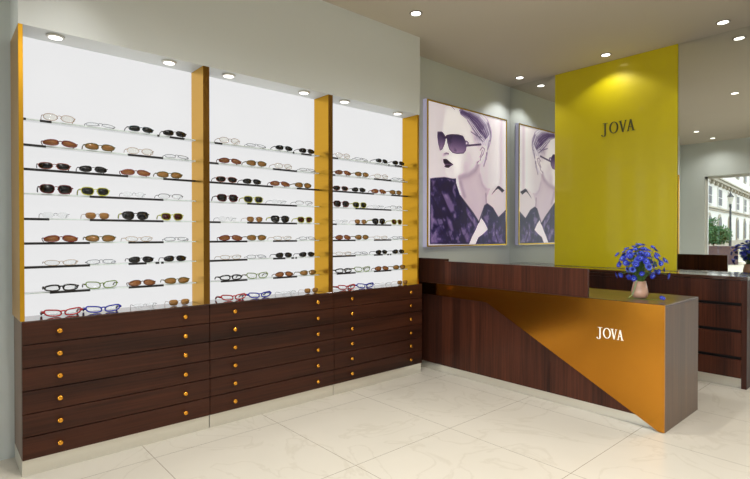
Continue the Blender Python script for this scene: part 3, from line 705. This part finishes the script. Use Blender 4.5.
def blossom(c, d, r, seedv):
    rr = random.Random(seedv); d = Vector(d).normalized()
    a = d.cross(Vector((0, 0, 1)) if abs(d.z) < .9 else Vector((1, 0, 0))).normalized(); e = d.cross(a)
    outer = bmesh.new(); inner = bmesh.new()
    for bmx, n, R0, R1, lift, w in ((outer, 9, .18, 1.0, .28, .30), (inner, 7, .10, .55, .42, .17)):
        for k in range(n):
            th = 2*PI*k/n+rr.uniform(-.15, .15); u = a*math.cos(th)+e*math.sin(th); v = d.cross(u)
            L_ = R1*rr.uniform(.85, 1.1)
            p = [c+u*r*R0-v*r*.05, c+u*r*R0+v*r*.05, c+u*r*L_*.7+v*r*w+d*r*lift*.7, c+u*r*L_+v*r*w*.75+d*r*lift*1.1, c+u*r*L_*.86+d*r*lift*.8, c+u*r*L_-v*r*w*.75+d*r*lift*1.1, c+u*r*L_*.7-v*r*w+d*r*lift*.7]
            vs = [bmx.verts.new(q) for q in p]
            bmx.faces.new([vs[0], vs[1], vs[2], vs[4], vs[6]]); bmx.faces.new([vs[2], vs[3], vs[4]]); bmx.faces.new([vs[4], vs[5], vs[6]])
    cb = bmesh.new(); bmesh.ops.create_icosphere(cb, subdivisions=1, radius=r*.22, matrix=Matrix.Translation(c+d*r*.12))
    bmesh.ops.solidify(outer, geom=list(outer.faces), thickness=.0007); bmesh.ops.solidify(inner, geom=list(inner.faces), thickness=.0007)
    return outer, inner, cb
heads = []
CZ = VZ+.135
right = Vector((math.cos(math.radians(48.42)), math.sin(math.radians(48.42)), 0)); toward = Vector((right.y, -right.x, 0))
fr = random.Random(11)
# heads spread over a dome that droops at the sides
for k in range(84):
    g_ = (k+.5)/84; az = k*2.39996
    el = math.radians(-12+100*(1-(1-g_)**.75)) if g_ > .2 else math.radians(-32+g_*130)
    R_ = fr.uniform(.145, .200) if k % 3 else fr.uniform(.075, .135)
    ce = Vector((VX, VY, VZ+.240))
    dirv = Vector((math.cos(az)*math.cos(el), math.sin(az)*math.cos(el), math.sin(el)*.92))
    heads.append((ce+dirv*R_, (dirv+Vector((0, 0, .15))+toward*.35).normalized(), fr.uniform(.021, .030)))
for k, (c, d, r) in enumerate(heads):
    t = thing('cornflower', tuple(c), 'blue cornflower among the bouquet in the beige vase on the reception desk', 'flower', 'cornflowers in the vase')
    o1, o2, cb = blossom(c, d, r, k)
    link('petals', o1, MB_ if k % 3 else ML, t); link('inner_petals', o2, ML if k % 3 else MB_, t); link('centre', cb, MC, t)
    s0 = Vector((VX, VY, VZ+.101))+Vector((math.cos(k*2.4), math.sin(k*2.4), 0))*.022
    out = Vector((c.x-VX, c.y-VY, 0)); m1 = Vector((VX, VY, CZ+.05))+out*.30; m2 = Vector((VX, VY, 0))+out*.86; m2.z = c.z+.03 if c.z > CZ+.06 else CZ+.07
    e_ = c-d*.004
    neck_ = Vector((VX, VY, VZ+.137))+(s0-Vector((VX, VY, s0.z))-Vector((0, 0, 0)))*.0+Vector((math.cos(k*2.4), math.sin(k*2.4), 0))*.026
    link('stem', tube([s0, neck_, m1, (m1+m2)*.5+Vector((0, 0, .012)), m2.lerp(e_, .5), e_], .0013, None, 5), MG, t)
# grassy leaves
lb = bmesh.new()
for k in range(70):
    az = fr.uniform(0, 2*PI); R_ = fr.uniform(.05, .20); H_ = fr.uniform(.05, .27)*(1-R_*1.2)
    if k < 7: H_ = fr.uniform(.24, .30); R_ = fr.uniform(.05, .12)
    pr = None; sd = Vector((-math.sin(az), math.cos(az), 0))
    for j in range(7):
        tt = j/6; p = Vector((VX, VY, VZ+.104))+Vector((math.cos(az), math.sin(az), 0))*(.012+(R_-.012)*max(0, tt-.12)**1.4/.88**1.4)+Vector((0, 0, .035*min(1, tt/.15)+H_*math.sin(tt*PI*.62)/math.sin(PI*.55)))
        w_ = .0032*(1-tt)**.6+.0004
        q = (lb.verts.new(p-sd*w_), lb.verts.new(p+sd*w_))
        if pr: lb.faces.new([pr[0], pr[1], q[1], q[0]])
        pr = q
bmesh.ops.solidify(lb, geom=list(lb.faces), thickness=.0006)
o = link('bouquet_leaves', lb, mat('leaf_green', srgb(96, 134, 62), .55, noise=.35, nscale=(25, 25, 25)))
tag(o, 'grassy green leaves of the cornflower bouquet in the beige vase', 'leaves', None, 'stuff')
c = Vector((-1.372, 4.085, VZ+.019))
t = thing('cornflower', (c.x, c.y, VZ), 'single loose cornflower lying on the reception desk right of the vase', 'flower')
o1, o2, cb = blossom(c, Vector((.35, -.6, .55)), .021, 99)
link('petals', o1, MB_, t); link('inner_petals', o2, ML, t); link('centre', cb, MC, t)
link('stem', tube([c, c+Vector((-.03, .0, -.014)), (-1.46, 4.075, VZ+.002), (-1.53, 4.06, VZ+.002), (-1.60, 4.02, VZ+.0022)], .0016, None, 5), MG, t)
lf = bmesh.new()
for (p, dx, dy) in [((-1.44, 4.078), .03, -.018), ((-1.50, 4.068), .035, .016), ((-1.46, 4.075), -.03, -.016), ((-1.55, 4.05), -.035, .012), ((-1.58, 4.03), .02, -.018)]:
    a = Vector((p[0], p[1], VZ+.003)); e = a+Vector((dx, dy, .004)); s = Vector((-dy, dx, 0))*.14
    lf.faces.new([lf.verts.new(a), lf.verts.new(a.lerp(e, .5)-s), lf.verts.new(e), lf.verts.new(a.lerp(e, .5)+s)])
bmesh.ops.solidify(lf, geom=list(lf.faces), thickness=.0006)
link('leaves', lf, MG, t)

# ------------------------------------------------------------------ street outside the shopfront
b = box(-60, 60, -95, YF-.15, -.16, -.02)
o = struct('ground', b, mat('pavement', srgb(160, 154, 136), .8, noise=.06, nscale=(1.5, 1.5, 1.5)))
ks = bmesh.new(); box(-40, 20, -17.4, -17.0, -.02, .10, ks)
struct('trim_1', ks, mat('kerb', srgb(222, 214, 194), .7, noise=.05))
F_ = Vector((-.74802, .66360, 0)); R_ = Vector((.66360, .74802, 0))
th0 = 0.0
def mir(v): return Vector((v.x, 2*YB-v.y, v.z))
P0 = F_*46+R_*(.649*46); pv = (F_*501+R_*460).normalized()
p0 = mir(P0); dv = Vector((pv.x, -pv.y, 0)); nv = Vector((-dv.y, dv.x, 0))
if nv.x < 0: nv = -nv
def fx(s, z, d): q = p0+dv*s+nv*d; return Vector((q.x, q.y, z))
def fbox(s0, s1, z0, z1, d0, d1, bm):
    A = [bm.verts.new(fx(s, z, d)) for s in (s0, s1) for z in (z0, z1) for d in (d0, d1)]
    for f in ((0, 1, 3, 2), (4, 6, 7, 5), (0, 4, 5, 1), (2, 3, 7, 6), (0, 2, 6, 4), (1, 5, 7, 3)): bm.faces.new([A[i] for i in f])
    return bm
bld = thing('building', tuple(fx(20, 0, -5)), 'cream classical building with arched ground floor windows across the street, seen in the mirror', 'building')
CRM = mat('stucco', srgb(186, 186, 182), .8, noise=.04, nscale=(.4, .4, .4)); TRM = mat('stucco_trim', srgb(138, 132, 116), .7, noise=.2, nscale=(2, 2, 2)); WGL = mat('window_dark', srgb(40, 46, 54), .6, noise=.2, nscale=(1, 1, 1))
link('wall', fbox(-12, 62, -.02, 15, -8, 0, bmesh.new()), CRM, bld)
bb = bmesh.new()
fbox(-12, 62, 6.75, 7.0, 0, .45, bb); fbox(-12, 62, 7.0, 7.15, 0, .6, bb); fbox(-12, 62, 4.05, 4.2, 0, .22, bb); fbox(-12, 62, 3.85, 3.95, 0, .12, bb); fbox(-12, 62, -.02, .7, 0, .15, bb)
s = -12
while s < 62: fbox(s, s+.7, 6.45, 6.75, 0, .3, bb); s += 2.4
link('cornice', bb, TRM, bld)
for s in (-8.5, -2.0, 4.15, 10.2, 17.0, 23.4, 30.4, 37, 43.5, 50):
    w = 1.0
    wf = fbox(s-w-.18, s+w+.18, 4.35, 6.3, 0, .10, bmesh.new()); f = link('window', wf, TRM if False else CRM, bld)
    wb = bmesh.new()
    for a in (-1, 1):
        for z0_, z1_ in ((4.5, 5.25), (5.33, 6.15)): fbox(s+(.06 if a > 0 else -w), s+(w if a > 0 else -.06), z0_, z1_, .10, .13, wb)
    link('pane', wb, WGL, f)
    # arched window below
    pts = [(-.85, .9), (.85, .9), (.85, 2.5)]+[(.85*math.cos(q*PI/8), 2.5+.85*math.sin(q*PI/8)) for q in range(1, 8)]+[(-.85, 2.5)]
    def arch(sc, d0, d1, dz=0):
        bm = bmesh.new(); A = [bm.verts.new(fx(s+a*sc, 1.9+(c-1.9)*sc, d0)) for a, c in pts]; B = [bm.verts.new(fx(s+a*sc, 1.9+(c-1.9)*sc, d1)) for a, c in pts]
        bm.faces.new(A); bm.faces.new(B[::-1]); n = len(A)
        for i in range(n): bm.faces.new([A[i], B[i], B[(i+1) % n], A[(i+1) % n]])
        return bm
    f = link('arched_window', arch(1.15, 0, .12), TRM, bld); link('pane', arch(.96, .12, .15), WGL, f)
    wf = fbox(s-w-.1, s+w+.1, 8.4, 11.2, 0, .10, bmesh.new()); f = link('window', wf, TRM, bld)
    link('pane', fbox(s-w+.05, s+w-.05, 8.55, 11.05, .10, .13, bmesh.new()), WGL, f)
# street lamp
def at(px, depth, z=0):
    return mir(F_*depth+R_*((px-375)/501*depth)+Vector((0, 0, z)))
lp = at(730.3, 27); ML_ = mat('iron_black', srgb(26, 30, 32), .4, .3, noise=.05)
t = thing('street_lamp', (lp.x, lp.y, -.02), 'black iron street lamp with lantern head on the pavement, seen in the mirror', 'street lamp')
link('post', lathe([(.16, -.02), (.16, .1), (.10, .16), (.09, .7), (.065, .8), (.06, 1.5), (.045, 2.9), (.07, 2.93), (.045, 3.0), (.045, 3.05)], lp.x, lp.y, 0, 14), ML_, t)
link('lantern', lathe([(.06, 3.05), (.135, 3.40), (.135, 3.42)], lp.x, lp.y, 0, 6), mat('lantern_glass', srgb(150, 150, 140), .3, noise=.1), t)
link('lantern_cap', lathe([(.17, 3.42), (.12, 3.50), (.05, 3.60), (.02, 3.68), (.01, 3.74)], lp.x, lp.y, 0, 6), ML_, t)
# planter with shrub
pp = at(716, 24)
pt = thing('street_planter', (pp.x, pp.y, -.02), 'dark plum coloured planter box on the pavement outside, seen in the mirror', 'planter')
b = bmesh.new()
def orient(bm, c):
    a = math.atan2(R_.y, R_.x); rot = Matrix.Translation(c) @ Matrix.Rotation(-a, 4, 'Z'); bm.transform(rot); return bm
b = box(-.62, .75, -.45, .45, 0, .80); box(-.66, .79, -.49, .49, .80, .87, b)
link('box', orient(b, (pp.x, pp.y, -.02)), mat('planter_plum', srgb(62, 38, 40), .6, noise=.1), pt)
sh = thing('shrub', (pp.x, pp.y, .85), 'bushy green shrub growing in the planter outside, seen in the mirror', 'shrub')
fb = bmesh.new(); q = random.Random(3)
for k in range(2600):
    if k < 2300:
        v = Vector((q.gauss(0, 1), q.gauss(0, 1), q.gauss(0, 1))).normalized()*q.uniform(.55, 1)
        p = Vector((v.x*.66+.02, v.y*.42, max(.16, .58+v.z*.46)))
    else:
        u_ = q.random(); p = Vector((-.18+q.gauss(0, .07)+.10*math.sin(u_*9), q.gauss(0, .08), .7+u_*.65))
    d1 = Vector((q.gauss(0, 1), q.gauss(0, 1), q.gauss(0, 1))).normalized(); d2 = d1.cross(Vector((q.gauss(0, 1), q.gauss(0, 1), q.gauss(0, 1)))).normalized(); L_ = q.uniform(.05, .085)
    fb.faces.new([fb.verts.new(p), fb.verts.new(p+d1*L_+d2*L_*.4), fb.verts.new(p+d1*L_*2), fb.verts.new(p+d1*L_-d2*L_*.4)])
link('foliage', orient(fb, (pp.x, pp.y, .80)), mat('foliage_green', srgb(52, 92, 50), .6, noise=.5, nscale=(7, 7, 7)), sh)
link('stem', orient(tube([(-.1, 0, .052), (-.12, 0, .5), (-.18, .0, 1.1)], .025, None, 6), (pp.x, pp.y, .80)), mat('bark', srgb(80, 62, 46), .8, noise=.2), sh)

# ------------------------------------------------------------------ light, camera
# unseen downlights added as room fill, right of and behind the camera
for (x, y, lab) in [(-.4, 2.6, 'round ceiling downlight over the open floor, beyond the right edge of the view'), (.5, 3.2, 'round ceiling downlight over the shop middle, right of the view'),
                    (-1.7, 1.0, 'round ceiling downlight above the aisle left of the camera'), (-.7, .62, 'round ceiling downlight nearest above the camera'),
                    (-.25, 5.55, 'round ceiling downlight over the right end of the mirror, outside the view'), (1.9, 1.9, 'round ceiling downlight near the right wall, outside the view')]:
    downlight(x, y, ZC, lab, 'light', CG, .046, .005, {-.4: 80, -.25: 70, -1.7: 150}.get(x, 128), 'lampring_dark')
w = bpy.data.worlds.new('sky'); S.world = w; w.use_nodes = True
bg = w.node_tree.nodes['Background']; bg.inputs[0].default_value = (.90, .95, 1.0, 1); bg.inputs[1].default_value = 4.0
cam = bpy.data.cameras.new('camera'); co = bpy.data.objects.new('camera', cam); COL.objects.link(co)
cam.sensor_width = 36; cam.lens = 500.89/750*36; cam.clip_start = .05; cam.clip_end = 300
co.location = (0, 0, 1.4); co.rotation_euler = (math.radians(90-.5643), 0, math.radians(48.4205))
S.camera = co
S.view_settings.view_transform = 'Standard'; S.view_settings.look = 'None'; S.view_settings.gamma = 1.0; S.view_settings.use_curve_mapping = False
S.view_settings.exposure = 0.09
S.cycles.max_bounces = 10; S.cycles.transparent_max_bounces = 32; S.cycles.glossy_bounces = 6; S.cycles.diffuse_bounces = 5
S.cycles.use_denoising = True; S.cycles.sample_clamp_indirect = 6; S.cycles.caustics_reflective = False; S.cycles.caustics_refractive = False
